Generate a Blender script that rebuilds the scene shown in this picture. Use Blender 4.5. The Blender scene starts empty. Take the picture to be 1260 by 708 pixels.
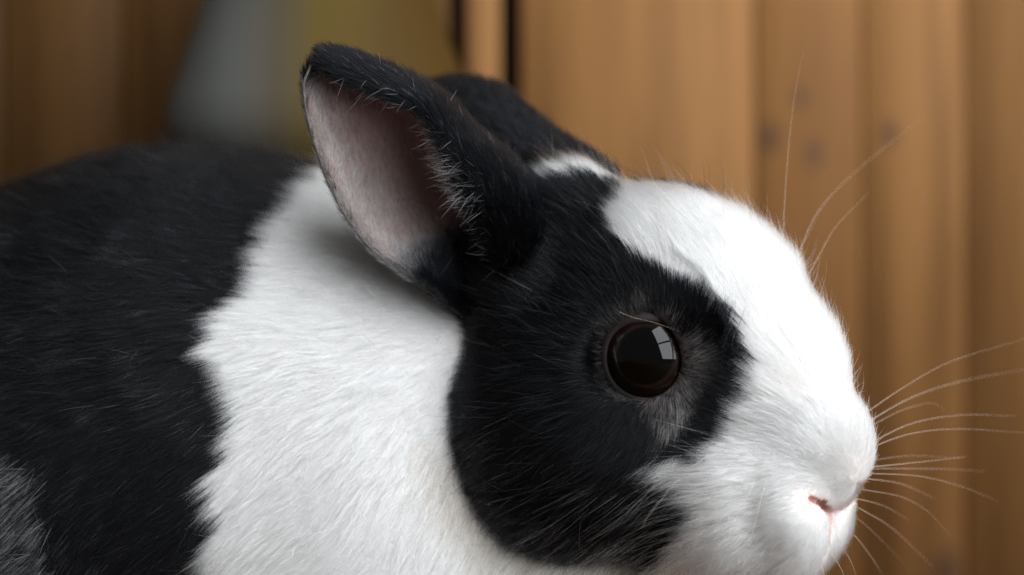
import bpy, math
import numpy as np
from mathutils import Vector
from mathutils.kdtree import KDTree

S = 0.155e-3          # metres per unit; one unit is about one photo pixel at the focus plane
D = 3200.0            # focus distance in units (about half a metre)
FUR = 1.0              # density of the coat
rng = np.random.default_rng(11)
sc = bpy.context.scene
COL = sc.collection

# ------------------------------------------------------------------ camera
cam = bpy.data.cameras.new('camera')
cam.sensor_width = 36.0
cam.lens = 36.0 * D / 1260.0
cam.clip_start = 0.01
cam.clip_end = 20.0
cam.dof.use_dof = True
cam.dof.focus_distance = (D - 5) * S
cam.dof.aperture_fstop = 5.8
cam.dof.aperture_blades = 0
cam_o = bpy.data.objects.new('camera', cam)
cam_o.location = (0, -D * S, 0)
cam_o.rotation_euler = (math.radians(90), 0, 0)
COL.objects.link(cam_o)
sc.camera = cam_o

# ------------------------------------------------------------------ light
world = bpy.data.worlds.new('World')
sc.world = world
world.use_nodes = True
bg = world.node_tree.nodes['Background']
bg.inputs[0].default_value = (1.0, 0.98, 0.95, 1)
bg.inputs[1].default_value = 0.15


def area_lamp(name, loc, target, sx, sy, power, color, roll=0.0):
    l = bpy.data.lights.new(name, 'AREA')
    l.shape = 'RECTANGLE'
    l.size, l.size_y = sx, sy
    l.energy = power
    l.color = color
    o = bpy.data.objects.new(name, l)
    d = Vector(target) - Vector(loc)
    o.location = loc
    q = d.to_track_quat('-Z', 'Y')
    o.rotation_euler = q.to_euler()
    o.rotation_euler.rotate_axis('Z', roll)
    COL.objects.link(o)
    return o


# a tall window to the right, a little in front of the rabbit and above it: four panes with the bars between them
WDIR = np.array((0.57, -0.64, 0.52)); WDIR /= np.linalg.norm(WDIR)
WC = WDIR * 0.95
side = np.cross(WDIR, (0, 0, 1)); side /= np.linalg.norm(side)
upv = np.cross(side, WDIR)
for off in (-0.27, 0.27):
    for hgt in (-0.38, 0.38):
        area_lamp('window_light', tuple(WC + side * off + upv * hgt), tuple(side * off + upv * hgt), 0.49, 0.70, 8.0, (0.935, 0.972, 1.0))

sc.view_settings.view_transform = 'Standard'
sc.view_settings.look = 'None'
sc.view_settings.gamma = 1.0
sc.view_settings.exposure = 0.0
sc.view_settings.use_curve_mapping = False
sc.cycles.max_bounces = 12
sc.cycles.diffuse_bounces = 4
sc.cycles.glossy_bounces = 8
sc.cycles.transmission_bounces = 12
sc.cycles.transparent_max_bounces = 8
sc.cycles.caustics_reflective = True
sc.cycles.use_denoising = True
sc.cycles.denoising_prefilter = 'NONE'
try:
    sc.cycles_curves.shape = 'RIBBONS'
except Exception:
    pass

# ------------------------------------------------------------------ helpers


def W(px, py, Y):
    """a point seen at photo pixel (px, py) at depth Y, in units"""
    k = (D + Y) / D
    return np.array(((px - 630.0) * k, Y, (354.0 - py) * k))


def proj(P):
    k = D / (D + P[:, 1])
    return np.stack((630 + P[:, 0] * k, 354 - P[:, 2] * k), 1)


def unit(v):
    return v / np.maximum(np.linalg.norm(v, axis=-1, keepdims=True), 1e-9)


def in_poly(q, poly):
    x, y = q[:, 0], q[:, 1]
    r = np.zeros(len(q), bool)
    n = len(poly)
    for i in range(n):
        x0, y0 = poly[i]; x1, y1 = poly[(i + 1) % n]
        if y0 == y1:
            continue
        c = ((y0 > y) != (y1 > y)) & (x < (x1 - x0) * (y - y0) / (y1 - y0) + x0)
        r ^= c
    return r


def hash3(i, j, k, seed):
    h = (i * 73856093) ^ (j * 19349663) ^ (k * 83492791) ^ (seed * 2654435761)
    h = (h ^ (h >> 13)) * 1274126177
    h = h ^ (h >> 16)
    return (h & 0xFFFF) / 32767.5 - 1.0


def noise(P, scale, seed):
    q = P / scale
    f = np.floor(q).astype(np.int64)
    t = q - f
    t = t * t * (3 - 2 * t)
    r = 0
    for a in (0, 1):
        for b in (0, 1):
            for c in (0, 1):
                w = (t[:, 0] if a else 1 - t[:, 0]) * (t[:, 1] if b else 1 - t[:, 1]) * (t[:, 2] if c else 1 - t[:, 2])
                r = r + w * hash3(f[:, 0] + a, f[:, 1] + b, f[:, 2] + c, seed)
    return r


def sstep(a, b, x):
    t = np.clip((x - a) / (b - a), 0, 1)
    return t * t * (3 - 2 * t)


def mesh_obj(name, V, F, mat, parent=None, smooth=True, flip=False):
    V = np.asarray(V, float) * S
    me = bpy.data.meshes.new(name)
    F = np.asarray(F)
    if F.ndim == 2:
        if flip:
            F = F[:, ::-1]
        n, k = F.shape
        me.vertices.add(len(V)); me.vertices.foreach_set('co', V.astype(np.float32).ravel())
        me.loops.add(n * k); me.loops.foreach_set('vertex_index', F.astype(np.int32).ravel())
        me.polygons.add(n); me.polygons.foreach_set('loop_start', np.arange(0, n * k, k, dtype=np.int32))
        me.update(calc_edges=True)
    else:
        me.from_pydata([tuple(v) for v in V], [], [tuple(f) for f in F])
    if smooth:
        me.polygons.foreach_set('use_smooth', np.ones(len(me.polygons), bool))
    me.materials.append(mat)
    me.validate()
    o = bpy.data.objects.new(name, me)
    COL.objects.link(o)
    if parent:
        o.parent = parent
    return o


# ------------------------------------------------------------------ materials


def new_mat(name):
    m = bpy.data.materials.new(name)
    m.use_nodes = True
    nt = m.node_tree
    return m, nt, nt.nodes['Principled BSDF']


def mat_plain(name, col, rough=0.6, sss=0.0, coat=0.0, spec=0.5):
    m, nt, b = new_mat(name)
    b.inputs['Base Color'].default_value = (*col, 1)
    b.inputs['Roughness'].default_value = rough
    b.inputs['Specular IOR Level'].default_value = spec
    if sss:
        b.inputs['Subsurface Weight'].default_value = sss
        b.inputs['Subsurface Radius'].default_value = (1.0, 0.4, 0.25)
        b.inputs['Subsurface Scale'].default_value = 0.0015
    if coat:
        b.inputs['Coat Weight'].default_value = coat
        b.inputs['Coat Roughness'].default_value = 0.02
    return m


def mat_attr_skin(name, rough=0.75):
    m, nt, b = new_mat(name)
    a = nt.nodes.new('ShaderNodeAttribute'); a.attribute_name = 'skin_col'
    nt.links.new(a.outputs['Color'], b.inputs['Base Color'])
    b.inputs['Roughness'].default_value = rough
    b.inputs['Specular IOR Level'].default_value = 0.25
    return m


def mat_hair(name, rough=0.36, radial=0.5):
    m = bpy.data.materials.new(name)
    m.use_nodes = True
    nt = m.node_tree
    for n in list(nt.nodes):
        nt.nodes.remove(n)
    out = nt.nodes.new('ShaderNodeOutputMaterial')
    h = nt.nodes.new('ShaderNodeBsdfHairPrincipled')
    h.parametrization = 'COLOR'
    a = nt.nodes.new('ShaderNodeAttribute'); a.attribute_name = 'coat_col'
    nt.links.new(a.outputs['Color'], h.inputs['Color'])
    h.inputs['Roughness'].default_value = rough
    h.inputs['Radial Roughness'].default_value = radial
    h.inputs['Coat'].default_value = 0.0
    # pale hairs reflect a little more than the black ones, whose cuticle is duller
    mr = nt.nodes.new('ShaderNodeMapRange')
    mr.inputs['From Min'].default_value = 0.02; mr.inputs['From Max'].default_value = 0.5
    mr.inputs['To Min'].default_value = 1.2; mr.inputs['To Max'].default_value = 1.5
    nt.links.new(a.outputs['Fac'], mr.inputs['Value']); nt.links.new(mr.outputs[0], h.inputs['IOR'])
    h.inputs['Random Roughness'].default_value = 0.25
    nt.links.new(h.outputs[0], out.inputs['Surface'])
    return m


def mat_wood(name, base, dark, seed, knots=()):
    """vertical boards: streaks along z in object space, plus fine grain and given knots"""
    m, nt, b = new_mat(name)
    N, L = nt.nodes, nt.links
    tc = N.new('ShaderNodeTexCoord')
    mp = N.new('ShaderNodeMapping'); mp.inputs['Scale'].default_value = (1, 1, 0.05)
    mp.inputs['Location'].default_value = (seed * 1.37, seed * 0.71, seed * 0.13)
    L.new(tc.outputs['Object'], mp.inputs[0])
    n1 = N.new('ShaderNodeTexNoise'); n1.inputs['Scale'].default_value = 115; n1.inputs['Detail'].default_value = 4
    L.new(mp.outputs[0], n1.inputs[0])
    n2 = N.new('ShaderNodeTexNoise'); n2.inputs['Scale'].default_value = 260; n2.inputs['Detail'].default_value = 4
    L.new(mp.outputs[0], n2.inputs[0])
    n3 = N.new('ShaderNodeTexNoise'); n3.inputs['Scale'].default_value = 9; n3.inputs['Detail'].default_value = 2
    L.new(tc.outputs['Object'], n3.inputs[0])
    ad = N.new('ShaderNodeMath'); ad.operation = 'MULTIPLY_ADD'; ad.inputs[1].default_value = 0.45
    L.new(n2.outputs['Fac'], ad.inputs[0]); L.new(n1.outputs['Fac'], ad.inputs[2])
    ad2 = N.new('ShaderNodeMath'); ad2.operation = 'MULTIPLY_ADD'; ad2.inputs[1].default_value = 0.35
    L.new(n3.outputs['Fac'], ad2.inputs[0]); L.new(ad.outputs[0], ad2.inputs[2])
    cr = N.new('ShaderNodeValToRGB')
    cr.color_ramp.elements[0].position = 0.58; cr.color_ramp.elements[0].color = (*dark, 1)
    cr.color_ramp.elements[1].position = 1.06; cr.color_ramp.elements[1].color = (*base, 1)
    L.new(ad2.outputs[0], cr.inputs[0])
    last = cr.outputs[0]
    for (kx, kz, r) in knots:
        sep = N.new('ShaderNodeVectorMath'); sep.operation = 'SUBTRACT'
        L.new(tc.outputs['Object'], sep.inputs[0]); sep.inputs[1].default_value = (kx, 0, kz)
        sc_ = N.new('ShaderNodeVectorMath'); sc_.operation = 'MULTIPLY'
        sc_.inputs[1].default_value = (1 / r, 0, 0.62 / r); L.new(sep.outputs[0], sc_.inputs[0])
        ln = N.new('ShaderNodeVectorMath'); ln.operation = 'LENGTH'; L.new(sc_.outputs[0], ln.inputs[0])
        rp = N.new('ShaderNodeValToRGB')
        rp.color_ramp.elements[0].position = 0.2; rp.color_ramp.elements[0].color = (0.9, 0.9, 0.9, 1)
        rp.color_ramp.elements[1].position = 1.0; rp.color_ramp.elements[1].color = (0, 0, 0, 1)
        L.new(ln.outputs['Value'], rp.inputs[0])
        mx = N.new('ShaderNodeMix'); mx.data_type = 'RGBA'
        L.new(rp.outputs[0], mx.inputs[0]); L.new(last, mx.inputs[6])
        mx.inputs[7].default_value = (0.085, 0.045, 0.03, 1)
        last = mx.outputs[2]
    L.new(last, b.inputs['Base Color'])
    b.inputs['Roughness'].default_value = 0.62
    b.inputs['Specular IOR Level'].default_value = 0.1
    bp = N.new('ShaderNodeBump'); bp.inputs['Strength'].default_value = 0.2; bp.inputs['Distance'].default_value = 0.0006
    L.new(n2.outputs['Fac'], bp.inputs['Height']); L.new(bp.outputs[0], b.inputs['Normal'])
    return m


# ------------------------------------------------------------------ setting: board wall, floor, container
WALL_Y = 1150.0
FLOOR_Z = -585.0
KW = (D + WALL_Y) / D


def box_vf(x0, x1, y0, y1, z0, z1, bev):
    V = []
    for (xx0, xx1, yy) in ((x0 + bev, x1 - bev, y0), (x0, x1, y0 + bev), (x0, x1, y1)):
        V += [(xx0, yy, z0), (xx1, yy, z0), (xx1, yy, z1), (xx0, yy, z1)]
    F = [(0, 1, 2, 3)]
    for r in (0, 4):
        for i in range(4):
            j = (i + 1) % 4
            F.append((r + j, r + i, r + 4 + i, r + 4 + j))
    F.append((11, 10, 9, 8))
    return V, F


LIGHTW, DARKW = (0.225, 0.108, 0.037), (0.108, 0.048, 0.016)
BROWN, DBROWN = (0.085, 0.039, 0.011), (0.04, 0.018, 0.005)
wall_root = bpy.data.objects.new('wall', None)
COL.objects.link(wall_root)
wall_root['kind'] = 'structure'
wall_root['label'] = 'brown vertical board wall behind the rabbit'
# (left px, right px, depth offset, light, dark, knots)
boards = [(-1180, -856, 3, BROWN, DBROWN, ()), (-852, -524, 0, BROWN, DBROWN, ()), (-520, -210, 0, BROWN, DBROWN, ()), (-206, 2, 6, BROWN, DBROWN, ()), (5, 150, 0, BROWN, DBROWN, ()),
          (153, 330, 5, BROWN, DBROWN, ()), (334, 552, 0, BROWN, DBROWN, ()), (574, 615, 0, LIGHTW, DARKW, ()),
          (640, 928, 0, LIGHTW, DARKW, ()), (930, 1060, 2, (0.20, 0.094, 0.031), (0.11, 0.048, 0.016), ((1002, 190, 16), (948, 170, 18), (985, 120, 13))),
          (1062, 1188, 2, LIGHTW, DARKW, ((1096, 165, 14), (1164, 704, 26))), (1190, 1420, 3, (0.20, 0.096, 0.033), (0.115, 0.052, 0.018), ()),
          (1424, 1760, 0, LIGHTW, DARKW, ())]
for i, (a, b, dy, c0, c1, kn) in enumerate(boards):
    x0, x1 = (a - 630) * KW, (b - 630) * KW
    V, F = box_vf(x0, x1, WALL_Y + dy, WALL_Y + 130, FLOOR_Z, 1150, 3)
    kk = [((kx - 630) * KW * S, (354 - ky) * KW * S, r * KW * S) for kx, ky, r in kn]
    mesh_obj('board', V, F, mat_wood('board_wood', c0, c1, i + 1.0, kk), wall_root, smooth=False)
mesh_obj('backing', [(-3000, WALL_Y + 135, FLOOR_Z), (2200, WALL_Y + 135, FLOOR_Z), (2200, WALL_Y + 135, 1150), (-3000, WALL_Y + 135, 1150)],
         [(0, 1, 2, 3)], mat_plain('dark_backing', (0.012, 0.008, 0.006), 0.9), wall_root, smooth=False)
fl = mesh_obj('floor', [(-2400, -1500, FLOOR_Z), (2600, -1500, FLOOR_Z), (2600, WALL_Y + 200, FLOOR_Z), (-2400, WALL_Y + 200, FLOOR_Z)],
              [(0, 1, 2, 3)], mat_wood('floor_wood', BROWN, DBROWN, 20.0), smooth=False)
fl['kind'] = 'structure'

# pear-shaped jar standing between the rabbit and the wall, pale on one side and amber on the other
cx, cy, cz = W(395, 0, 890)[0], 890.0, FLOOR_Z
prof = [(0, 0), (104, 0), (116, 10), (118, 40), (96, 200), (92, 420), (120, 600), (185, 730), (238, 800), (246, 838), (236, 880), (208, 960), (178, 1045), (150, 1130),
        (132, 1200), (138, 1216), (130, 1230), (116, 1224), (112, 1200), (0, 1196)]
NS = 64
V, F = [], []
for r, z in prof:
    for k in range(NS):
        t = 2 * math.pi * k / NS
        V.append((cx + r * math.cos(t), cy + r * math.sin(t), cz + z))
for i in range(len(prof) - 1):
    for k in range(NS):
        k2 = (k + 1) % NS
        F.append((i * NS + k, i * NS + k2, (i + 1) * NS + k2, (i + 1) * NS + k))
m, nt, b = new_mat('jar_glaze')
tc = nt.nodes.new('ShaderNodeTexCoord')
sx = nt.nodes.new('ShaderNodeSeparateXYZ'); nt.links.new(tc.outputs['Generated'], sx.inputs[0])
cr = nt.nodes.new('ShaderNodeValToRGB')
el = cr.color_ramp.elements
el[0].position, el[0].color = 0.24, (0.105, 0.108, 0.10, 1)
el[1].position, el[1].color = 0.74, (0.05, 0.025, 0.001, 1)
e = el.new(0.40); e.color = (0.068, 0.054, 0.034, 1)
e = el.new(0.53); e.color = (0.072, 0.046, 0.004, 1)
nt.links.new(sx.outputs[0], cr.inputs[0]); nt.links.new(cr.outputs[0], b.inputs['Base Color'])
b.inputs['Roughness'].default_value = 0.75
b.inputs['Specular IOR Level'].default_value = 0.2
jar = mesh_obj('glazed_jar', V, np.array(F), m)
jar['label'] = 'pale grey pear-shaped jar with an amber side standing behind the rabbit'
jar['category'] = 'jar'

# ------------------------------------------------------------------ rabbit: frames
PSI = math.radians(28)
HF = np.array((math.cos(PSI), -math.sin(PSI), 0.0))        # forward
HN = np.array((-math.sin(PSI), -math.cos(PSI), 0.0))       # towards the near side
HU = np.array((0.0, 0.0, 1.0))
HM = np.array((844.0 - 630, 101.0, 354.0 - 437))           # midline between the eyes


def H(a, b, c=0.0):
    return HM + a * HF + b * HU + c * HN


def to_head(P):
    q = P - HM
    return np.stack((q @ HF, q @ HU, q @ HN), -1)


EYE_C = H(-4, -2, 70)
EYE_R = 66.0

# ---- signed distance of the body
xs = np.concatenate((np.arange(-1130, -160, 12.0), np.arange(-160, 290, 6.0), np.arange(290, 470, 2.8)))
zs = np.concatenate((np.arange(-600, -360, 12.0), np.arange(-360, -180, 2.8), np.arange(-180, 240, 6.0)))
ys = np.concatenate((np.arange(-330, -100, 8.0), np.arange(-100, 130, 3.2), np.arange(130, 900, 12.0)))
GX, GY, GZ = np.meshgrid(xs.astype(np.float32), ys.astype(np.float32), zs.astype(np.float32), indexing='ij')


class Field:
    """smooth unions over the grid, evaluated in head or world axes"""

    def __init__(self):
        X, Y, Z = GX - np.float32(HM[0]), GY - np.float32(HM[1]), GZ - np.float32(HM[2])
        self.A = X * np.float32(HF[0]) + Y * np.float32(HF[1])
        self.B = Z
        self.C = X * np.float32(HN[0]) + Y * np.float32(HN[1])

    def ell(self, c, r, head=True, tilt=0.0):
        if head:
            a, b, l = self.A - c[0], self.B - c[1], self.C - c[2]
        else:
            a, b, l = GX - c[0], GZ - c[2], GY - c[1]
        if tilt:
            ct, st = math.cos(tilt), math.sin(tilt)
            a, b = a * ct + b * st, -a * st + b * ct
        k0 = np.sqrt((a / r[0]) ** 2 + (b / r[1]) ** 2 + (l / r[2]) ** 2)
        k1 = np.sqrt((a / r[0] ** 2) ** 2 + (b / r[1] ** 2) ** 2 + (l / r[2] ** 2) ** 2)
        return (k0 * (k0 - 1) / np.maximum(k1, 1e-6)).astype(np.float32)

    def cone(self, p, q, r0, r1, head=True, flat=1.0):
        if head:
            a, b, l = self.A - p[0], self.B - p[1], (self.C - p[2])
        else:
            a, b, l = GX - p[0], GZ - p[2], GY - p[1]
            q = (q[0], q[2], q[1]); p = (p[0], p[2], p[1])
        d = (q[0] - p[0], q[1] - p[1], q[2] - p[2])
        L2 = d[0] ** 2 + d[1] ** 2 + d[2] ** 2
        t = np.clip((a * d[0] + b * d[1] + l * d[2]) / L2, 0, 1)
        e = np.sqrt((a - t * d[0]) ** 2 + (b - t * d[1]) ** 2 + ((l - t * d[2]) * flat) ** 2)
        return (e - (r0 + (r1 - r0) * t)).astype(np.float32)


def smin(a, b, k):
    h = np.clip(0.5 + 0.5 * (b - a) / k, 0, 1)
    return b + (a - b) * h - k * h * (1 - h)


def smax(a, b, k):
    return -smin(-a, -b, k)


def sample_grid(v, P):
    def loc(ax, p):
        i = np.clip(np.searchsorted(ax, p) - 1, 0, len(ax) - 2)
        return i, np.clip((p - ax[i]) / (ax[i + 1] - ax[i]), 0, 1)
    i, u = loc(xs, P[:, 0]); j, w = loc(ys, P[:, 1]); k, t = loc(zs, P[:, 2])
    r = 0
    for a in (0, 1):
        for b in (0, 1):
            for c in (0, 1):
                r = r + v[i + a, j + b, k + c] * (u if a else 1 - u) * (w if b else 1 - w) * (t if c else 1 - t)
    return r


Fd = Field()
head = Fd.ell((-42, 52, 0), (182, 154, 110))
head = smin(head, Fd.cone((54, 12, 0), (170, -112, 0), 117, 74), 50)
for s in (1, -1):
    head = smin(head, Fd.ell((-118, -98, 66 * s), (168, 148, 88), tilt=-0.35), 60)      # cheeks
    head = smin(head, Fd.ell((50, -166, 40 * s), (118, 112, 72), tilt=-0.4), 40)        # jaw and lips
    head = smin(head, Fd.ell((0, 46, 64 * s), (70, 34, 42), tilt=-0.35), 26)           # brow
    head = smin(head, Fd.ell((-150, 110, 45 * s), (60, 60, 45)), 40)                   # ear root
head = smin(head, Fd.ell((-200, 85, 66), (66, 86, 52)), 40)
qc = to_head(W(702, 248, 160))
head = smin(head, Fd.ell(qc, (95, 46, 60), tilt=-0.3), 30)                             # crown between the ears                             # root of the raised ear
for s in (1, -1):
    head = smin(head, Fd.ell((96, -180, 40 * s), (84, 78, 52), tilt=-0.4), 40)          # side of the lips
head = smin(head, Fd.ell((118, -38, 0), (88, 100, 74), tilt=-0.5), 30)                       # bridge of the nose
muz = Fd.ell((164, -126, 0), (62, 66, 52), tilt=-0.5)
pads = np.minimum(Fd.ell((160, -178, 48), (55, 60, 43)), Fd.ell((160, -178, -48), (55, 60, 43)))
low = np.minimum(Fd.ell((150, -214, 34), (56, 46, 38)), Fd.ell((150, -214, -34), (56, 46, 38)))
pads = smin(pads, low, 14)
pads = smin(pads, Fd.ell((150, -208, 0), (55, 46, 24)), 10)                              # shallow parting between the lips
pads = smin(pads, Fd.ell((116, -252, 0), (66, 40, 48)), 40)                             # chin
head = smin(smin(head, muz, 40), pads, 13)


def skin_a(b_, c_):
    """how far forward the muzzle reaches at height b_ and side offset c_"""
    aa = np.linspace(120, 260, 281)
    P_ = np.array([H(a_, b_, c_) for a_ in aa])
    v_ = sample_grid(head, P_)
    return aa[np.nonzero(v_ < 0)[0][-1]]


# nostril lines run in the fold under the nose, the parting runs down from their meeting point; all lie on the skin
SLIT = {}
for s in (1, -1):
    SLIT[s] = [np.array((skin_a(b_, c_ * s) - dp, b_, c_ * s)) for b_, c_, dp in ((-189, 4, 4), (-186, 26, 6), (-180, 50, 5), (-172, 72, 0))]
PART = [np.array((skin_a(b_, 0) - 1.0, b_, 0)) for b_ in (-192, -210, -228, -242)]
for s in (1, -1):
    for p_, q_, r0_, r1_ in zip(SLIT[s][:-1], SLIT[s][1:], (9, 9.5, 7), (9.5, 7, 3)):
        head = smax(head, -Fd.cone(p_, q_, r0_ if s > 0 else r0_ * .7, r1_ if s > 0 else r1_ * .7), 4)
for p_, q_ in zip(PART[:-1], PART[1:]):
    head = smax(head, -Fd.cone(p_, q_, 5.5, 5.0), 4)


def line_dist(P, pts):
    d_ = np.full(len(P), 1e9)
    for p_, q_ in zip(pts[:-1], pts[1:]):
        e_ = q_ - p_
        t_ = np.clip(((P - p_) @ e_) / (e_ @ e_), 0, 1)
        d_ = np.minimum(d_, np.linalg.norm(P - p_ - t_[:, None] * e_, axis=1))
    return d_


head = smax(head, -Fd.ell((-4, -2, 126), (58, 55, 54)), 9)                               # eye socket

bx, bz = W(235, 0, 400)[0], W(0, 567, 400)[2]
body = Fd.ell((bx, 400, bz), (470, 425, 360), head=False)
body = smin(body, Fd.ell((bx - 330, 430, bz - 90), (360, 360, 370), head=False), 160)  # haunches
c = W(455, 490, 320)
body = smin(body, Fd.ell(c, (235, 250, 205), head=False), 120)                         # shoulders
c = W(470, 720, 290)
body = smin(body, Fd.ell(c, (255, 260, 220), head=False), 110)                         # chest
c = W(600, 450, 270)
body = smin(body, Fd.ell(c, (170, 200, 120), head=False), 60)                          # neck
c = W(720, 735, 190)
body = smin(body, Fd.ell(c, (160, 110, 110), head=False), 60)                          # throat
for yy in (190, 440):                                                                    # forelegs
    body = smin(body, Fd.cone((-90, yy, -400), (60, yy - 20, FLOOR_Z + 34), 90, 40, head=False), 60)
    body = smin(body, Fd.cone((60, yy - 20, FLOOR_Z + 30), (150, yy - 35, FLOOR_Z + 24), 38, 28, head=False), 20)
for yy in (90, 690):                                                                    # hind feet
    body = smin(body, Fd.cone((bx - 330, yy, FLOOR_Z + 45), (bx + 40, yy - 30, FLOOR_Z + 34), 56, 38, head=False), 60)
body = np.maximum(body, -(GZ - np.float32(FLOOR_Z + 2)))
sdf = smin(head, body, 14)


def surface_nets(v, xs, ys, zs):
    n = v < 0
    m = np.zeros(tuple(s - 1 for s in v.shape), np.uint8)
    for i in (0, 1):
        for j in (0, 1):
            for k in (0, 1):
                m += n[i:n.shape[0] - 1 + i, j:n.shape[1] - 1 + j, k:n.shape[2] - 1 + k]
    act = (m > 0) & (m < 8)
    I, J, K = np.nonzero(act)
    idx = -np.ones(act.shape, np.int64)
    idx[I, J, K] = np.arange(len(I))
    acc = np.zeros((len(I), 3)); cnt = np.zeros(len(I))
    ax = (xs, ys, zs)
    corners = [(i, j, k) for i in (0, 1) for j in (0, 1) for k in (0, 1)]
    for p in corners:
        for d in range(3):
            if p[d]:
                continue
            q = list(p); q[d] = 1
            va = v[I + p[0], J + p[1], K + p[2]]; vb = v[I + q[0], J + q[1], K + q[2]]
            c = (va < 0) != (vb < 0)
            t = np.where(c, va / np.where(c, va - vb, 1), 0)
            pa = np.stack((xs[I + p[0]], ys[J + p[1]], zs[K + p[2]]), 1)
            pb = np.stack((xs[I + q[0]], ys[J + q[1]], zs[K + q[2]]), 1)
            acc += np.where(c[:, None], pa + t[:, None] * (pb - pa), 0); cnt += c
    V = acc / cnt[:, None]
    F = []
    for d in range(3):
        o1, o2 = [(1, 2), (2, 0), (0, 1)][d]
        sl0 = [slice(None)] * 3; sl1 = [slice(None)] * 3
        sl0[d] = slice(0, -1); sl1[d] = slice(1, None)
        a, b2 = n[tuple(sl0)], n[tuple(sl1)]
        for sgn in (True, False):
            e = (a & ~b2) if sgn else (~a & b2)
            P = np.array(np.nonzero(e))
            ok = (P[o1] > 0) & (P[o2] > 0) & (P[o1] < act.shape[o1]) & (P[o2] < act.shape[o2])
            P = P[:, ok]
            q = []
            for (u, w) in ((1, 1), (0, 1), (0, 0), (1, 0)):
                R = P.copy(); R[o1] -= u; R[o2] -= w
                q.append(idx[R[0], R[1], R[2]])
            q = np.stack(q, 1)
            if not sgn:
                q = q[:, ::-1]
            F.append(q)
    return V, np.concatenate(F)


BV, BF = surface_nets(sdf, xs, ys, zs)
HEADW = None


def vert_normals(V, F):
    n = np.cross(V[F[:, 2]] - V[F[:, 0]], V[F[:, 3]] - V[F[:, 1]])
    N = np.zeros_like(V)
    for k in range(4):
        np.add.at(N, F[:, k], n)
    return unit(N)


def smooth_mesh(V, F, it):
    for _ in range(it):
        A = np.zeros_like(V); c = np.zeros(len(V))
        for k in range(4):
            np.add.at(A, F[:, k], V[F[:, (k + 1) % 4]] + V[F[:, k - 1]])
            np.add.at(c, F[:, k], 2)
        V = 0.5 * V + 0.5 * A / np.maximum(c, 1)[:, None]
    return V


BV = smooth_mesh(BV, BF, 2)
BN = vert_normals(BV, BF)


# ------------------------------------------------------------------ coat pattern
FACE_BLACK = [(794, 225), (760, 238), (746, 262), (756, 292), (800, 318), (846, 346), (884, 376), (906, 414), (916, 452), (908, 486),
              (888, 512), (884, 540), (850, 566), (806, 574), (775, 582), (800, 596), (828, 606), (842, 630), (836, 660), (810, 690), (780, 740),
              (700, 760), (440, 700), (440, 60), (700, 60), (730, 150)]
CROWN_WHITE = [(660, 206), (700, 200), (745, 206), (774, 226), (792, 246), (776, 248), (756, 230), (720, 217), (664, 215)]
BODY_BLACK = [(470, 120), (440, 205), (400, 212), (378, 226), (344, 258), (312, 318), (284, 356), (250, 398), (238, 438), (262, 478), (276, 528), (266, 566),
              (244, 606), (258, 648), (236, 690), (230, 1400), (-900, 1400), (-900, 60)]
FLANK_GREY = [(-200, 520), (0, 556), (30, 585), (50, 640), (64, 720), (64, 1200), (-200, 1200)]


def coat(P, jit=6.0, onhead=None):
    """how black (1) or white (0) the coat is at the roots P, with wavy patch edges"""
    h = to_head(P)
    far = h[:, 2] < 0
    Pm = P.copy()
    up = sstep(20, 80, h[:, 1])
    Pm[far] = P[far] - (2 * h[far, 2:3] - 62 * up[far, None]) * HN
    hd, bd = sample_grid(head, P), sample_grid(body, P)
    onhead = hd < bd if onhead is None else onhead
    w = np.stack((noise(P, 22, 1), noise(P, 22, 2)), 1) * jit + np.stack((noise(P, 8, 3), noise(P, 8, 4)), 1) * jit * 0.5
    qh = proj(np.where(onhead[:, None], Pm, P)) + w
    q = proj(P) + w * 1.6
    black = np.where(onhead, in_poly(qh, FACE_BLACK), in_poly(q, BODY_BLACK)).astype(float)
    black[onhead & far & (h[:, 1] > 120) & (h[:, 0] < 30)] = 1
    black[onhead & in_poly(proj(P) + w, CROWN_WHITE)] = 0
    black[onhead & (h[:, 0] > 120) & (h[:, 1] < -10)] = 0
    g = (~onhead) & in_poly(q, FLANK_GREY)
    black[g] = 0.66
    return black, onhead, h


blk, onhead, hh = coat(BV, 4)
skin = np.where(blk[:, None] > 0.3, (0.025, 0.025, 0.028), (0.80, 0.74, 0.70))
# bare pink inside the nostrils and in the parting
dsl = np.minimum(line_dist(hh, SLIT[1]), line_dist(hh, SLIT[-1]) * 1.5)
dsl = dsl * (1 + 1.3 * sstep(36, 72, np.abs(hh[:, 2])))
dpt = line_dist(hh, PART)
pink = np.maximum(1 - sstep(9, 14, dsl), 0.9 * (1 - sstep(6, 11, dpt)))
NOSE_PINK = pink
skin = skin * (1 - pink[:, None]) + np.array((0.60, 0.36, 0.33)) * pink[:, None]
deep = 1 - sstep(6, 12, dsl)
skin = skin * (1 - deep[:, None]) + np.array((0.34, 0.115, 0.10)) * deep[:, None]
de = np.linalg.norm(BV - EYE_C, axis=1)
ring = 1 - sstep(EYE_R + 2, EYE_R + 26, de)
skin = skin * (1 - ring[:, None]) + np.array((0.09, 0.06, 0.055)) * ring[:, None]


def set_skin(o, c):
    at = o.data.attributes.new('skin_col', 'FLOAT_COLOR', 'POINT')
    at.data.foreach_set('color', np.concatenate((c, np.ones((len(c), 1))), 1).astype(np.float32).ravel())


SKIN = mat_attr_skin('skin')
rabbit = mesh_obj('rabbit', BV, BF, SKIN)
set_skin(rabbit, skin)
rabbit['label'] = 'black and white rabbit crouching with ears laid back and dark shiny eye'
rabbit['category'] = 'rabbit'

# ------------------------------------------------------------------ ears


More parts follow.
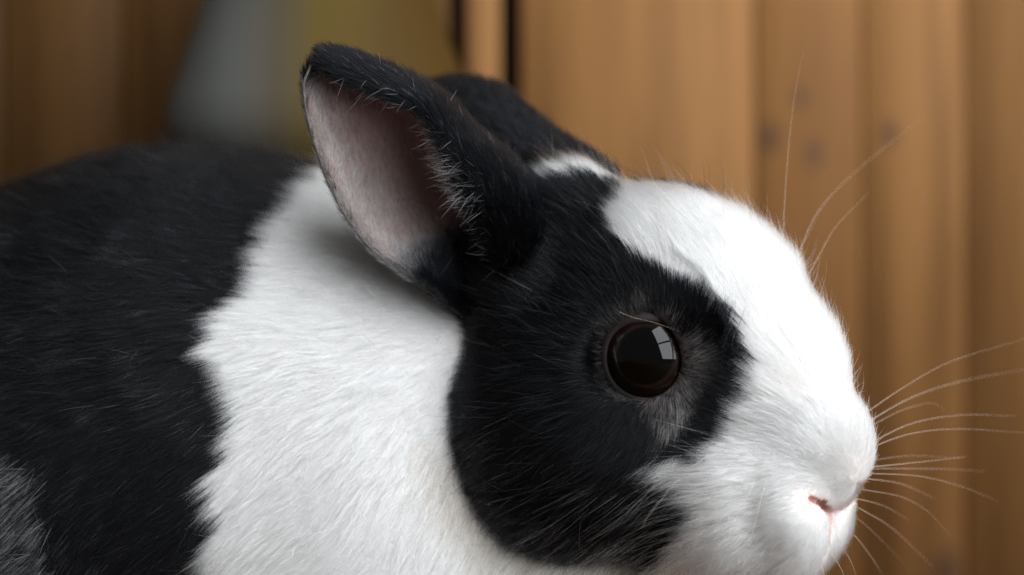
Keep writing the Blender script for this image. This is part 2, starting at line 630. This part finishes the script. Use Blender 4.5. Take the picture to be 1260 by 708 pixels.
def catmull(P, n):
    P = np.asarray(P, float)
    Q = np.concatenate((2 * P[:1] - P[1:2], P, 2 * P[-1:] - P[-2:-1]))
    t = np.linspace(0, len(P) - 1 - 1e-9, n)
    i = t.astype(int); u = (t - i)
    u = u.reshape((-1,) + (1,) * (P.ndim - 1))
    a, b, c, d = Q[i], Q[i + 1], Q[i + 2], Q[i + 3]
    return 0.5 * (2 * b + (c - a) * u + (2 * a - 5 * b + 4 * c - d) * u ** 2 + (3 * b - a - 3 * c + d) * u ** 3)


def make_ear(rows, nt, ns, thick):
    """rows: list from root to tip of control points across; returns grids of the inner and outer faces and a mesh"""
    R = np.array(rows)                      # (nr, nc, 3)
    G = catmull(R, nt)                      # along
    G = catmull(G.transpose(1, 0, 2), ns).transpose(1, 0, 2)
    du = np.gradient(G, axis=1); dv = np.gradient(G, axis=0)
    Nn = unit(np.cross(du, dv))
    tap = np.ones((nt, ns)) * thick
    e = np.minimum(np.linspace(0, 1, ns), 1 - np.linspace(0, 1, ns))
    tap *= (0.35 + 0.65 * sstep(0, 0.12, e))[None]
    inner, outer = G + Nn * tap[..., None], G - Nn * tap[..., None]
    V = np.concatenate((inner.reshape(-1, 3), outer.reshape(-1, 3)))
    F = []
    o = nt * ns
    for i in range(nt - 1):
        for j in range(ns - 1):
            a = i * ns + j
            F.append((a, a + 1, a + ns + 1, a + ns)); F.append((o + a, o + a + ns, o + a + ns + 1, o + a + 1))
    for i in range(nt - 1):
        a = i * ns; F.append((a, a + ns, o + a + ns, o + a))
        a = i * ns + ns - 1; F.append((a + ns, a, o + a, o + a + ns))
    for j in range(ns - 1):
        a = j; F.append((a + 1, a, o + a, o + a + 1))
        a = (nt - 1) * ns + j; F.append((a, a + 1, o + a + 1, o + a))
    return inner, outer, Nn, V, np.array(F)


# near ear: for each row L edge, O outermost, R rolled front edge (photo px), base depth, cup depth
near_rows = [((590, 410), (660, 385), (640, 388), 190, 30), ((552, 378), (668, 322), (620, 340), 112, 70), ((504, 342), (656, 262), (590, 284), 74, 104),
             ((458, 308), (628, 212), (560, 226), 56, 110), ((426, 268), (584, 170), (542, 182), 48, 98), ((403, 222), (538, 124), (516, 140), 40, 78),
             ((388, 180), (492, 97), (468, 118), 34, 56), ((377, 140), (447, 77), (426, 103), 28, 34), ((374, 104), (416, 67), (402, 88), 24, 14),
             ((382, 82), (400, 66), (394, 76), 22, 2)]
rows = []
for (L_, O_, R_, y0, dep) in near_rows:
    L_, O_, R_ = np.array(L_, float), np.array(O_, float), np.array(R_, float)
    pts = []
    for p, y in ((L_, y0 - 14), (L_ * .86 + O_ * .14, y0 + .35 * dep), (L_ * .62 + O_ * .38, y0 + .85 * dep), (L_ * .3 + O_ * .7, y0 + dep),
                 (O_ * .97 + L_ * .03, y0 + .55 * dep), (O_ * .9 + R_ * .1, y0 + .1 * dep - 6), (R_ * .62 + O_ * .38, y0 - 22), (R_, y0 - 16)):
        pts.append(W(p[0], p[1], y))
    rows.append(pts)
NI, NO, NNn, NV, NF = make_ear(rows, 70, 72, 4.0)
far_rows = [((765, 222), (700, 300), 175), ((735, 196), (660, 270), 200), ((690, 168), (620, 232), 232), ((652, 138), (580, 205), 262),
            ((620, 112), (548, 190), 290), ((580, 100), (520, 182), 315), ((540, 104), (494, 176), 338), ((505, 122), (476, 170), 355), ((484, 142), (470, 160), 362)]
rows = []
for (U_, L_, y0) in far_rows:
    U_, L_ = np.array(U_, float), np.array(L_, float)
    wd = np.linalg.norm(U_ - L_)
    pts = []
    for t_, y in ((0, .25), (.08, .05), (.28, -.22), (.5, -.32), (.75, -.25), (.93, .0), (1, .2)):
        p = U_ * (1 - t_) + L_ * t_
        pts.append(W(p[0], p[1], y0 + y * wd))
    rows.append(pts)
FI, FO, FNn, FV, FF = make_ear(rows, 50, 40, 5.0)


def ear_skin(nt, ns, near):
    u = np.linspace(0, 1, ns)[None].repeat(nt, 0)
    t = np.linspace(0, 1, nt)[:, None].repeat(ns, 1)
    innerc = np.ones((nt, ns, 3)) * np.array((0.165, 0.082, 0.072))
    mid = (1 - sstep(0.12, 0.55, u)) * 0.9
    innerc = innerc * (1 - mid[..., None]) + np.array((0.17, 0.13, 0.122)) * mid[..., None]
    tip = sstep(0.80, 0.95, t)
    innerc = innerc * (1 - tip[..., None]) + np.array((0.10, 0.08, 0.08)) * tip[..., None]
    edge = sstep(0.90, 1.0, u)
    innerc = innerc * (1 - edge[..., None]) + np.array((0.2, 0.14, 0.13)) * edge[..., None]
    base = 1 - sstep(0.04, 0.22, t - 0.06 * (1 - u) + 0.05 * np.sin(u * 9))
    rim = 1 - sstep(0.0, 0.035, u)
    innerc = innerc * (1 - rim[..., None]) + np.array((0.20, 0.17, 0.16)) * rim[..., None]
    innerc = innerc * (1 - base[..., None]) + np.array((0.03, 0.025, 0.025)) * base[..., None]
    outerc = np.ones((nt, ns, 3)) * 0.02
    outerc += (0.16 * (1 - np.maximum(sstep(0.02, 0.09, u), t < 0.2)) * (t > .22))[..., None]
    return np.concatenate((innerc.reshape(-1, 3), outerc.reshape(-1, 3)))


ear = mesh_obj('ear', NV, NF, SKIN, rabbit)
set_skin(ear, ear_skin(70, 72, True))
ear['label'] = 'raised ear with pale pink cupped inside and black rim'
ear2 = mesh_obj('ear', FV, FF, SKIN, rabbit)
set_skin(ear2, np.ones((len(FV), 3)) * 0.02)
ear2['label'] = 'black ear laid back, seen from its furry back'

# ------------------------------------------------------------------ eye


def eye_part(parent):
    # eyeball: uv sphere whose pole looks out sideways and a little forward
    ax = unit(HN * 0.93 + HF * 0.22 + HU * 0.02)
    e1 = unit(np.cross(ax, HU)); e2 = np.cross(e1, ax)
    nl, nm = 48, 64
    V, F = [], []
    for i in range(nl + 1):
        th = math.pi * i / nl
        bul = EYE_R * (1.0 + 0.03 * max(0, math.cos(th)) ** 3)
        for j in range(nm):
            ph = 2 * math.pi * j / nm
            V.append(EYE_C + bul * (math.cos(th) * ax + math.sin(th) * (math.cos(ph) * e1 + math.sin(ph) * e2)))
    V = np.array(V)
    F = [(i * nm + j, i * nm + (j + 1) % nm, (i + 1) * nm + (j + 1) % nm, (i + 1) * nm + j) for i in range(nl) for j in range(nm)]
    m, nt, b = new_mat('eyeball')
    a = nt.nodes.new('ShaderNodeAttribute'); a.attribute_name = 'skin_col'
    nt.links.new(a.outputs['Color'], b.inputs['Base Color'])
    b.inputs['Roughness'].default_value = 0.015
    b.inputs['Specular IOR Level'].default_value = 0.25
    o = mesh_obj('eye', V, np.array(F), m, parent)
    ang = np.arccos(np.clip(unit(V - EYE_C) @ ax, -1, 1))
    rag = noise(V, 7, 41) * 0.03
    c = np.ones((len(V), 3)) * np.array((0.001, 0.0008, 0.0008))
    iris = sstep(0.57, 0.60, ang + rag) * (1 - sstep(0.86, 0.96, ang))
    c = c * (1 - iris[:, None]) + np.array((0.006, 0.0026, 0.0015)) * iris[:, None]
    arc = np.exp(-((ang - 0.60) / 0.018) ** 2) * (0.35 + 0.65 * sstep(0, 30, -((V - EYE_C) @ HF)))
    c = c + arc[:, None] * np.array((0.022, 0.016, 0.014))
    set_skin(o, c)
    o['label'] = 'dark brown shiny eye with the window mirrored in it'
    # eyelid: a soft ring of bare skin round the opening
    nr, nq = 72, 14
    V, F = [], []
    for i in range(nr):
        t = 2 * math.pi * i / nr
        cx, cy = math.cos(t), math.sin(t)
        rad = EYE_R * (0.845 + 0.10 * math.exp(-((t - 3.93) / 0.34) ** 2) - 0.10 * math.exp(-((t - 1.5) / 0.75) ** 2) + 0.02 * math.exp(-((t - 5.6) / 0.5) ** 2))
        h = math.sqrt(max(EYE_R ** 2 - rad ** 2, 0)) + 1.0
        ctr = EYE_C + ax * h + rad * (cx * e1 + cy * e2)
        lw = 1.0 + 0.75 * math.exp(-((t - 3.5) / 0.7) ** 2) + 0.7 * math.exp(-((t - 1.5) / 0.8) ** 2)
        out = unit(ax * 0.6 + (cx * e1 + cy * e2) * 0.8)
        tng = unit(np.cross(ax, (cx * e1 + cy * e2)))
        oth = np.cross(out, tng)
        for j in range(nq):
            p = 2 * math.pi * j / nq
            V.append(ctr + lw * (4.2 * math.cos(p) * out + 7.0 * math.sin(p) * oth))
    for i in range(nr):
        for j in range(nq):
            F.append((i * nq + j, ((i + 1) % nr) * nq + j, ((i + 1) % nr) * nq + (j + 1) % nq, i * nq + (j + 1) % nq))
    V = np.array(V)
    lid = mesh_obj('eyelid', V, np.array(F), SKIN, parent)
    fr = sstep(-10, 45, (V - EYE_C) @ HF) * sstep(34, -8, (V - EYE_C) @ HU)
    set_skin(lid, np.array((0.020, 0.015, 0.015)) * (1 - fr[:, None]) + np.array((0.20, 0.12, 0.11)) * fr[:, None])
    return o, ax, lid, V


eye, EYE_AX, eyelid, LIDV = eye_part(rabbit)

# ------------------------------------------------------------------ fur


def add_hair(name, root, tang, nrm, length, rad, col, lift, mat, parent, npts=6, curl=0.06, clump=0.35, clump_n=14, sag=0.0, label=None):
    """hairs as curves: leave the skin along nrm+tang, lie down towards tang; neighbours lean together in tufts"""
    n = len(root)
    t = np.linspace(0, 1, npts)
    L = length[:, None, None]
    T, Nn = tang[:, None, :], nrm[:, None, :]
    lf = lift[:, None, None]
    tt = t[None, :, None]
    P = root[:, None, :] + L * (T * tt * np.sqrt(np.maximum(0.05, 1 - (lf * 0.6) ** 2)) + Nn * lf * (tt - 0.45 * tt ** 2))
    side = np.cross(tang, nrm)
    w1 = rng.normal(0, curl, n)[:, None, None]; w2 = rng.normal(0, curl, n)[:, None, None]
    P = P + L * (side[:, None, :] * w1 * tt ** 1.6 + Nn * w2 * tt ** 1.6 * 0.6)
    if sag:
        P[:, :, 2] -= (length[:, None] * sag * t[None] ** 2)
    if clump and n > 200:
        nc = max(8, n // clump_n)
        ci = rng.choice(n, nc, replace=False)
        kd = KDTree(nc)
        for k, i in enumerate(ci):
            kd.insert(root[i], k)
        kd.balance()
        own = np.array([kd.find(r)[1] for r in root])
        ctr = ci[own]
        tipd = (root[ctr] + (P[ctr, -1] - root[ctr]) / length[ctr, None] * length[:, None]) - P[:, -1]
        amt = clump * rng.uniform(0.3, 1.0, n)
        P = P + (tipd * amt[:, None])[:, None, :] * (t[None, :, None] ** 1.5)
    cu = bpy.data.hair_curves.new(name)
    cu.add_curves([npts] * n)
    cu.attributes['position'].data.foreach_set('vector', (P * S).astype(np.float32).ravel())
    prof = np.clip(1.0 - 0.9 * np.maximum(0, t - 0.35) / 0.65, 0.08, 1.0)
    if 'radius' not in cu.attributes:
        cu.attributes.new('radius', 'FLOAT', 'POINT')
    cu.attributes['radius'].data.foreach_set('value', (rad[:, None] * prof[None] * S).astype(np.float32).ravel())
    at = cu.attributes.new('coat_col', 'FLOAT_COLOR', 'CURVE')
    at.data.foreach_set('color', np.concatenate((col, np.ones((n, 1))), 1).astype(np.float32).ravel())
    cu.materials.append(mat)
    o = bpy.data.objects.new(name, cu)
    COL.objects.link(o)
    o.parent = parent
    o['kind'] = 'stuff'
    return o


HAIR = mat_hair('fur_hair')
FUR_MAT = HAIR
CAMP = np.array((0, -D, 0.0))


def hair_cols(black, n, P):
    w = np.array((0.925, 0.912, 0.895)) * (1 - np.abs(rng.normal(0, 0.07, (n, 1))))
    gr = rng.random(n) < 0.05
    w[gr] = np.array((0.62, 0.58, 0.54)) * rng.uniform(.7, 1.2, (gr.sum(), 1))
    k = np.array((0.0050, 0.0055, 0.0068)) * np.exp(rng.normal(0, 0.8, (n, 1)))
    isb = rng.random(n) < black
    return np.clip(np.where(isb[:, None], k, w), 0.003, 0.95), isb


if FUR > 0:
    V3 = BV
    tri = np.concatenate((BF[:, [0, 1, 2]], BF[:, [0, 2, 3]]))
    c3 = V3[tri].mean(1)
    n3 = unit(np.cross(V3[tri[:, 1]] - V3[tri[:, 0]], V3[tri[:, 2]] - V3[tri[:, 0]]))
    ar = 0.5 * np.linalg.norm(np.cross(V3[tri[:, 1]] - V3[tri[:, 0]], V3[tri[:, 2]] - V3[tri[:, 0]]), axis=1)
    q3 = proj(c3)
    vis = (n3 * unit(CAMP - c3)).sum(1)
    inf = (q3[:, 0] > -90) & (q3[:, 0] < 1340) & (q3[:, 1] > -40) & (q3[:, 1] < 800)
    wt = np.where(inf & (vis > -0.35), 1.0, 0.10)
    b3, oh3, h3 = coat(c3, 4)
    # hair length: short on the muzzle and round the eye, long on cheeks and body
    def hair_len(P, h, oh):
        dn = np.linalg.norm(h - np.array((205, -165, 0)), axis=1)
        L = 18 + 21 * sstep(40, 210, dn) + 22 * sstep(170, 380, dn) * sstep(60, -120, h[:, 1])
        L = np.minimum(L, 5 + 0.8 * np.maximum(0, np.minimum(np.minimum(line_dist(h, SLIT[1]), line_dist(h, SLIT[-1])), line_dist(h, PART)) - 8))
        L = np.where(oh, L, 43 + 8 * noise(P, 90, 7))
        d = np.linalg.norm(P - EYE_C, axis=1)
        L = L * (0.20 + 0.80 * sstep(EYE_R + 4, EYE_R + 62, d))
        return L
    ln3 = hair_len(c3, h3, oh3)
    de3 = np.linalg.norm(c3 - EYE_C, axis=1)
    dens = wt * ar * np.minimum(1.0, 38 / ln3) ** 0.65 * np.where((de3 < EYE_R + 40) | ((h3[:, 0] > 110) & (h3[:, 1] < -60) & oh3), 2.4, 1.0)
    dens *= np.where(de3 < EYE_R + 1, 0, 1)
    pk = NOSE_PINK[tri].mean(1)
    dens *= 1 - sstep(0.25, 0.6, pk)
    NH = int(620000 * FUR)
    pick = rng.choice(len(tri), NH, p=dens / dens.sum())
    r1, r2 = np.sqrt(rng.random(NH)), rng.random(NH)
    bw = np.stack((1 - r1, r1 * (1 - r2), r1 * r2), 1)
    root = (V3[tri[pick]] * bw[..., None]).sum(1)
    nr = unit((BN[tri[pick]] * bw[..., None]).sum(1))
    _, oh, h = coat(root, 8)
    L = hair_len(root, h, oh) * np.exp(rng.normal(0, 0.18, NH))
    # flow of the coat
    nose = H(225, -150, 0)
    fh = unit(root - nose)
    low = sstep(40, -120, h[:, 1]) * sstep(140, 0, h[:, 0])
    fh = fh + np.array((0, 0, -1.0)) * (0.75 * low)[:, None] + HF * (-0.25)
    py = proj(root)[:, 1]
    px = proj(root)[:, 0]
    fb = np.stack((-np.ones(NH), np.full(NH, 0.10), -0.12 - 0.75 * sstep(260, 700, py)), 1)
    chest = sstep(330, 560, px) * sstep(420, 640, py)
    fb = fb + np.array((0.25, 0, -0.5)) * chest[:, None]
    fl_ = np.where(oh[:, None], fh, fb)
    fl_ = unit(fl_) + 0.22 * np.stack([noise(root, 46, 20 + k) for k in range(3)], 1) + 0.15 * np.stack([noise(root, 17, 30 + k) for k in range(3)], 1)
    re = root - EYE_C
    ed = np.linalg.norm(re, axis=1)
    re = unit(re - (re @ EYE_AX)[:, None] * EYE_AX)
    fl_ = fl_ + re * np.where(oh, 3.2 * (1 - sstep(EYE_R + 8, EYE_R + 75, ed)), 0)[:, None]
    T = unit(fl_ - (fl_ * nr).sum(1, keepdims=True) * nr)
    # a patch is seen by its hair tips: look the colour up where the hair lies
    black, _, _ = coat(root + T * (0.62 * L)[:, None] - nr * 4, 8, oh)
    lift = np.where(oh, 0.42, 0.46) + rng.normal(0, 0.07, NH)
    lift = np.where(oh & (h[:, 0] > 90), 0.58 + rng.normal(0, 0.12, NH), lift)
    col, isb = hair_cols(black, NH, root)
    # stray white hairs in the black, grizzled ring round the eye
    stray = isb & oh & (rng.random(NH) < 0.006)
    stray |= isb & (~oh) & (rng.random(NH) < 0.015 + 0.22 * sstep(0.15, 0.65, noise(root, 30, 51)))
    col[stray] = np.array((0.20, 0.20, 0.21)) * rng.uniform(0.2, 1.4, (stray.sum(), 1))
    L[stray] *= 0.85
    # tan ticking where the white collar meets the jaw
    tan = (~oh) & (~isb) & (rng.random(NH) < 0.5 * sstep(85, 15, np.abs(sample_grid(head, root))) * sstep(500, 580, py))
    col[tan] = np.array((0.50, 0.40, 0.31)) * rng.uniform(0.6, 1.3, (tan.sum(), 1))
    d = np.linalg.norm(root - EYE_C, axis=1)
    rg = oh & isb & (rng.random(NH) < 0.7 * (1 - sstep(EYE_R - 2, EYE_R + 20, d + 10 * noise(root, 20, 61) - 30 * sstep(0, 40, (root - EYE_C) @ HF) * sstep(45, -10, (root - EYE_C) @ HU))))
    col[rg] = (np.array((0.11, 0.09, 0.082)) + np.array((0.16, 0.15, 0.145)) * sstep(10, 60, (root[rg] - EYE_C) @ HF)[:, None]) * rng.uniform(0.3, 1.5, (rg.sum(), 1))
    # dark follicle specks in rows on the whisker pads
    for k in range(26):
        f_ = np.array((158 - 17 * (k % 6) + 4 * math.sin(k * 5.1), -150 - 17 * (k // 6) - 4 * (k % 6) + 4 * math.cos(k * 3.7)))
        near_ = oh & ~isb & (np.hypot(h[:, 0] - f_[0], h[:, 1] - f_[1]) < 3.2) & (np.abs(h[:, 2]) > 40)
        col[near_] = np.array((0.42, 0.38, 0.35)) * rng.uniform(.6, 1.3, (near_.sum(), 1))
    far = ~((px > -90) & (px < 1340) & ((nr * unit(CAMP - root)).sum(1) > -0.35))
    rad = np.where(oh, 0.25, 0.27) * rng.uniform(0.7, 1.3, NH)
    rad = np.where(oh & (h[:, 0] > 100) & (h[:, 1] < -40), 0.26, rad)
    rad = np.where(far, rad * 2.2, rad)
    add_hair('head_fur', root[oh], T[oh], nr[oh], L[oh], rad[oh], col[oh], lift[oh], FUR_MAT, rabbit, npts=5, clump=0.28, clump_n=9)
    add_hair('body_fur', root[~oh], T[~oh], nr[~oh], L[~oh], rad[~oh], col[~oh], lift[~oh], FUR_MAT, rabbit, npts=6, clump=0.3, clump_n=14)

    # long pale guard hairs over the dark cheek, as the photo shows
    cand = np.nonzero(oh & (px > 560) & (px < 900) & (py > 320) & (py < 690) & (nr[:, 1] < -0.1) & (ed > EYE_R + 85))[0]
    pg = (0.12 + sstep(430, 600, py[cand])) * (0.4 + sstep(640, 780, px[cand]))
    g = rng.choice(cand, int(900 * min(1, FUR * 2)), replace=False, p=pg / pg.sum())
    gc = np.array((0.78, 0.79, 0.83)) * rng.uniform(0.2, 1.0, (len(g), 1)) ** 1.3
    add_hair('guard_hair', root[g], T[g], nr[g], rng.uniform(40, 100, len(g)), rng.uniform(0.2, 0.42, len(g)), gc, np.full(len(g), 0.36) + rng.normal(0, .06, len(g)), FUR_MAT, rabbit, npts=8, clump=0.15, clump_n=6)
    # fuzz standing off the coat
    cand = np.nonzero((px > -20) & (px < 1280) & (py < 730) & (ed > EYE_R + 30) & ~(oh & (h[:, 0] > 175) & (h[:, 1] < -120)))[0]
    g = rng.choice(cand, int(9000 * FUR), replace=False)
    Tf = unit(T[g] + 0.35 * rng.normal(0, 1, (len(g), 3)))
    add_hair('fuzz', root[g], Tf, nr[g], np.maximum(16, L[g]) * rng.uniform(0.9, 1.35, len(g)), rng.uniform(0.14, 0.24, len(g)), col[g], rng.uniform(0.6, 1.0, len(g)), FUR_MAT, rabbit, npts=6, clump=0, curl=.14)

    # short fuzz growing out of the lid
    n = int(6500 * min(1, FUR * 2))
    k = rng.integers(0, len(LIDV), n)
    P = LIDV[k] + rng.normal(0, 1.6, (n, 3))
    rv = P - EYE_C
    rr = unit(rv - (rv @ EYE_AX)[:, None] * EYE_AX)
    ok = (rv * rr).sum(1) > EYE_R * (0.845 - 0.075 * sstep(0.45, 0.95, rr @ HU))
    P, rr, rv = P[ok], rr[ok], rv[ok]
    n = len(P)
    fr = (sstep(-5, 45, rv @ HF) * sstep(40, -5, rv @ HU))[:, None]
    c = (np.array((0.03, 0.026, 0.025)) * (1 - fr) + np.array((0.27, 0.23, 0.215)) * fr) * rng.uniform(.3, 1.5, (n, 1))
    add_hair('lid_fur', P, unit(rr + 0.25 * rng.normal(0, 1, (n, 3))), np.tile(EYE_AX, (n, 1)), rng.uniform(9, 20, n), rng.uniform(.16, .28, n), c, rng.uniform(.05, .4, n), FUR_MAT, eyelid, npts=5, clump=.2)

    # ---- ear fur
    def ear_samples(G, Nn, n, wfun):
        nt, ns = G.shape[:2]
        a = np.linalg.norm(np.cross(G[1:, :-1] - G[:-1, :-1], G[:-1, 1:] - G[:-1, :-1]), axis=2)
        tt, uu = np.meshgrid((np.arange(nt - 1) + .5) / (nt - 1), (np.arange(ns - 1) + .5) / (ns - 1), indexing='ij')
        p = (a * wfun(tt, uu)).ravel()
        k = rng.choice(p.size, n, p=p / p.sum())
        i, j = np.unravel_index(k, a.shape)
        x, y = rng.random((n, 1)), rng.random((n, 1))
        bl = lambda A: (A[i, j] * (1 - x) + A[i + 1, j] * x) * (1 - y) + (A[i, j + 1] * (1 - x) + A[i + 1, j + 1] * x) * y
        return bl(G), unit(bl(Nn)), unit(G[i + 1, j] - G[i, j]), unit(G[i, j + 1] - G[i, j]), (i + x[:, 0]) / (nt - 1), (j + y[:, 0]) / (ns - 1)

    def darks(n, a=0.45):
        return np.array((0.0055, 0.006, 0.0075)) * np.exp(rng.normal(0, a, (n, 1)))

    n = int(70000 * FUR)
    P, N_, al, ac, t, u = ear_samples(NO, -NNn, n, lambda t, u: 0.4 + 1.2 * (u > .5))
    c = darks(n)
    edge = (u < 0.08) & (rng.random(n) < 0.85) & (t > .2) & (t < .9)
    c[edge] = np.array((0.34, 0.32, 0.31)) * rng.uniform(0.2, 1.3, (edge.sum(), 1))
    st = rng.random(n) < 0.010
    c[st] = np.array((0.6, 0.6, 0.6)) * rng.uniform(0.5, 1, (st.sum(), 1))
    Tn = unit(al + 0.35 * rng.normal(0, 1, (n, 3)) * 0.5)
    add_hair('outer_fur', P, Tn, N_, (rng.uniform(12, 22, n) + 26 * (1 - t)) * (0.45 + 0.55 * sstep(.02, .15, u)), rng.uniform(.2, .36, n), c, rng.uniform(.25, .5, n), FUR_MAT, ear, npts=4)
    k = int(260 * min(1, FUR * 2))
    P3, N3, al3, ac3, t3, u3 = ear_samples(NO, -NNn, k, lambda t, u: (u > .5) * (t < .75))
    add_hair('pale_flecks', P3 + N3 * 5, unit(al3 * .8 + .35 * rng.normal(0, 1, (k, 3))), N3, rng.uniform(9, 20, k), rng.uniform(.25, .42, k), np.array((.6, .58, .56)) * rng.uniform(.3, 1.1, (k, 1)), rng.uniform(.3, .7, k), FUR_MAT, ear, npts=4, clump=0)
    # inner face: pale down along the back edge, thinning to bare skin in the cup, dark at the tip and root
    n = int(60000 * FUR)
    P, N_, al, ac, t, u = ear_samples(NI, NNn, n, lambda t, u: (1 - 0.92 * sstep(.08, .42, u)) + 0.8 * sstep(.90, .98, u) + 4.0 * (t < 0.26))
    c = np.array((0.50, 0.47, 0.455)) * rng.uniform(0.2, 1.15, (n, 1))
    dk = (rng.random(n) < sstep(0.84, 0.95, t + 0.1 * u)) | (rng.random(n) < (1 - sstep(0.17, 0.31, t + 0.04 * noise(P, 12, 81))) * np.maximum(sstep(0.02, 0.09, u), t < 0.2)) | ((u < 0.02) & (rng.random(n) < .4)) | (rng.random(n) < 0.03)
    c[dk] = darks(dk.sum()) * 2
    Tn = unit(al * 0.9 + ac * (0.35 - 0.9 * (u > .7) - 0.9 * (u < .06))[:, None] + 0.25 * rng.normal(0, 1, (n, 3)) + 0.3 * np.stack([noise(P, 14, 90 + k) for k in range(3)], 1))
    ln = rng.uniform(10, 20, n) + 22 * (1 - sstep(0.16, 0.30, t))
    lf = rng.uniform(.2, .5, n) + 0.35 * (1 - sstep(0.16, 0.30, t))
    add_hair('inner_fur', P, Tn, N_, ln, rng.uniform(.16, .28, n), np.clip(c, .003, .9), lf, FUR_MAT, ear, npts=4)
    # the fringe of longer pale hairs on the rolled front edge
    n = int(900 * min(1, FUR * 2))
    P, N_, al, ac, t, u = ear_samples(NO, -NNn, n, lambda t, u: (sstep(.80, .97, u)) * (0.06 + np.exp(-((t - 0.38) / 0.10) ** 2)))
    bend = np.stack([noise(P, 16, 70 + k) for k in range(3)], 1)
    Tn = unit(ac * 0.8 + al * 0.1 + np.array((-0.2, -0.15, 0.0)) + 0.55 * bend + 0.30 * rng.normal(0, 1, (n, 3)))
    c = np.array((0.62, 0.59, 0.57)) * rng.uniform(.25, 1.1, (n, 1))
    add_hair('edge_fringe', P, Tn, N_, rng.uniform(10, 46, n) * (0.5 + 0.5 * rng.random(n)), rng.uniform(.18, .38, n), np.clip(c, 0, .92), rng.uniform(.1, .6, n), FUR_MAT, ear, npts=7, curl=.22, clump=0.3, clump_n=5)
    n = int(30000 * FUR)
    P, N_, al, ac, t, u = ear_samples(FI, FNn, n, lambda t, u: 1 + 0 * t)
    P2, N2, al2, ac2, t2, u2 = ear_samples(FO, -FNn, n, lambda t, u: 1 + 0 * t)
    P, N_, al = np.concatenate((P, P2)), np.concatenate((N_, N2)), np.concatenate((al, al2))
    add_hair('outer_fur', P, unit(al + .2 * rng.normal(0, 1, al.shape)), N_, rng.uniform(14, 28, 2 * n), rng.uniform(.35, .6, 2 * n), darks(2 * n), rng.uniform(.25, .5, 2 * n), FUR_MAT, ear2, npts=4)

# ------------------------------------------------------------------ whiskers: tapered tubes, each its own part
WM, nt, b = new_mat('whisker_keratin')
b.inputs['Base Color'].default_value = (0.68, 0.54, 0.43, 1)
b.inputs['Roughness'].default_value = 0.35
b.inputs['Transmission Weight'].default_value = 0.25


def whisker(pts, r0=1.1, n=22):
    C = catmull(np.array([W(*p) for p in pts]), n)
    tg = unit(np.gradient(C, axis=0))
    s1 = unit(np.cross(tg, np.array((0.1, 1, 0.2)))); s2 = np.cross(tg, s1)
    V, F = [], []
    for i in range(n):
        r = r0 * (1 - 0.88 * i / (n - 1))
        for k in range(5):
            a = 2 * math.pi * k / 5
            V.append(C[i] + r * (math.cos(a) * s1[i] + math.sin(a) * s2[i]))
    F = [(i * 5 + k, i * 5 + (k + 1) % 5, (i + 1) * 5 + (k + 1) % 5, (i + 1) * 5 + k) for i in range(n - 1) for k in range(5)]
    return mesh_obj('whisker', V, np.array(F), WM, rabbit)


wh = [[(1056, 512, 60), (1070, 505, 70), (1110, 478, 90), (1170, 445, 110), (1262, 417, 130)],
      [(1058, 524, 60), (1072, 517, 75), (1120, 490, 120), (1180, 470, 160), (1264, 454, 200)],
      [(1058, 532, 60), (1072, 524, 75), (1110, 505, 110), (1146, 496, 140), (1162, 505, 155)],
      [(1058, 552, 50), (1072, 545, 70), (1120, 522, 90), (1180, 511, 110), (1250, 512, 130)],
      [(1058, 558, 50), (1072, 551, 65), (1120, 534, 80), (1180, 528, 95), (1264, 533, 110)],
      [(1056, 570, 50), (1072, 567, 75), (1120, 561, 120), (1182, 564, 170)],
      [(1056, 578, 45), (1072, 575, 60), (1130, 569, 80), (1190, 562, 100)],
      [(1056, 578, 50), (1074, 577, 75), (1150, 577, 120), (1212, 580, 160)],
      [(1056, 584, 45), (1072, 583, 60), (1130, 586, 85), (1180, 598, 110), (1228, 617, 130)],
      [(1056, 590, 50), (1072, 590, 75), (1110, 596, 120), (1150, 614, 160)],
      [(1054, 602, 45), (1070, 604, 60), (1110, 612, 90), (1142, 630, 110), (1170, 660, 130)],
      [(1054, 614, 45), (1068, 617, 70), (1090, 624, 110), (1118, 640, 150)],
      [(1050, 622, 45), (1065, 630, 70), (1100, 652, 120), (1150, 700, 180)],
      [(1046, 634, 45), (1060, 642, 70), (1088, 668, 130), (1112, 694, 180)],
      [(1040, 650, 40), (1054, 662, 60), (1075, 690, 100), (1090, 715, 130)],
      [(1030, 668, 30), (1042, 682, 40), (1052, 704, 60), (1056, 725, 80)],
      [(1016, 676, 20), (1030, 692, 25), (1040, 712, 30), (1044, 735, 40)],
      [(1004, 682, 5), (1012, 700, 5), (1018, 722, 5)],
      [(966, 318, 80), (964, 285, 85), (968, 210, 90), (976, 130, 95), (988, 64, 100)],
      [(980, 330, 90), (988, 300, 110), (1010, 256, 140), (1060, 205, 190), (1138, 143, 240)],
      [(990, 345, 80), (1004, 322, 90), (1028, 280, 110), (1070, 236, 140)],
      [(976, 322, 85), (964, 298, 90), (950, 276, 95), (947, 258, 98)],
      [(832, 330, 20), (822, 290, 10), (806, 230, 5), (788, 180, 0)],
      [(905, 560, -70), (880, 600, -95), (858, 660, -120), (848, 720, -140)],
      [(938, 572, -70), (915, 622, -95), (880, 682, -120), (862, 735, -140)],
      [(940, 600, -65), (930, 640, -90), (916, 690, -110), (910, 730, -125)],
      [(872, 560, -70), (840, 585, -90), (800, 632, -112), (790, 650, -120)]]
for i, p in enumerate(wh):
    thin = 18 <= i <= 22
    whisker(p, 0.34 if thin else (0.24 if i > 22 else 0.40 + 0.12 * math.sin(i * 2.3)))
# a brow hair over the eye
whisker([(762, 384, -30), (780, 391, -42), (808, 398, -52), (838, 409, -50)], 0.22)
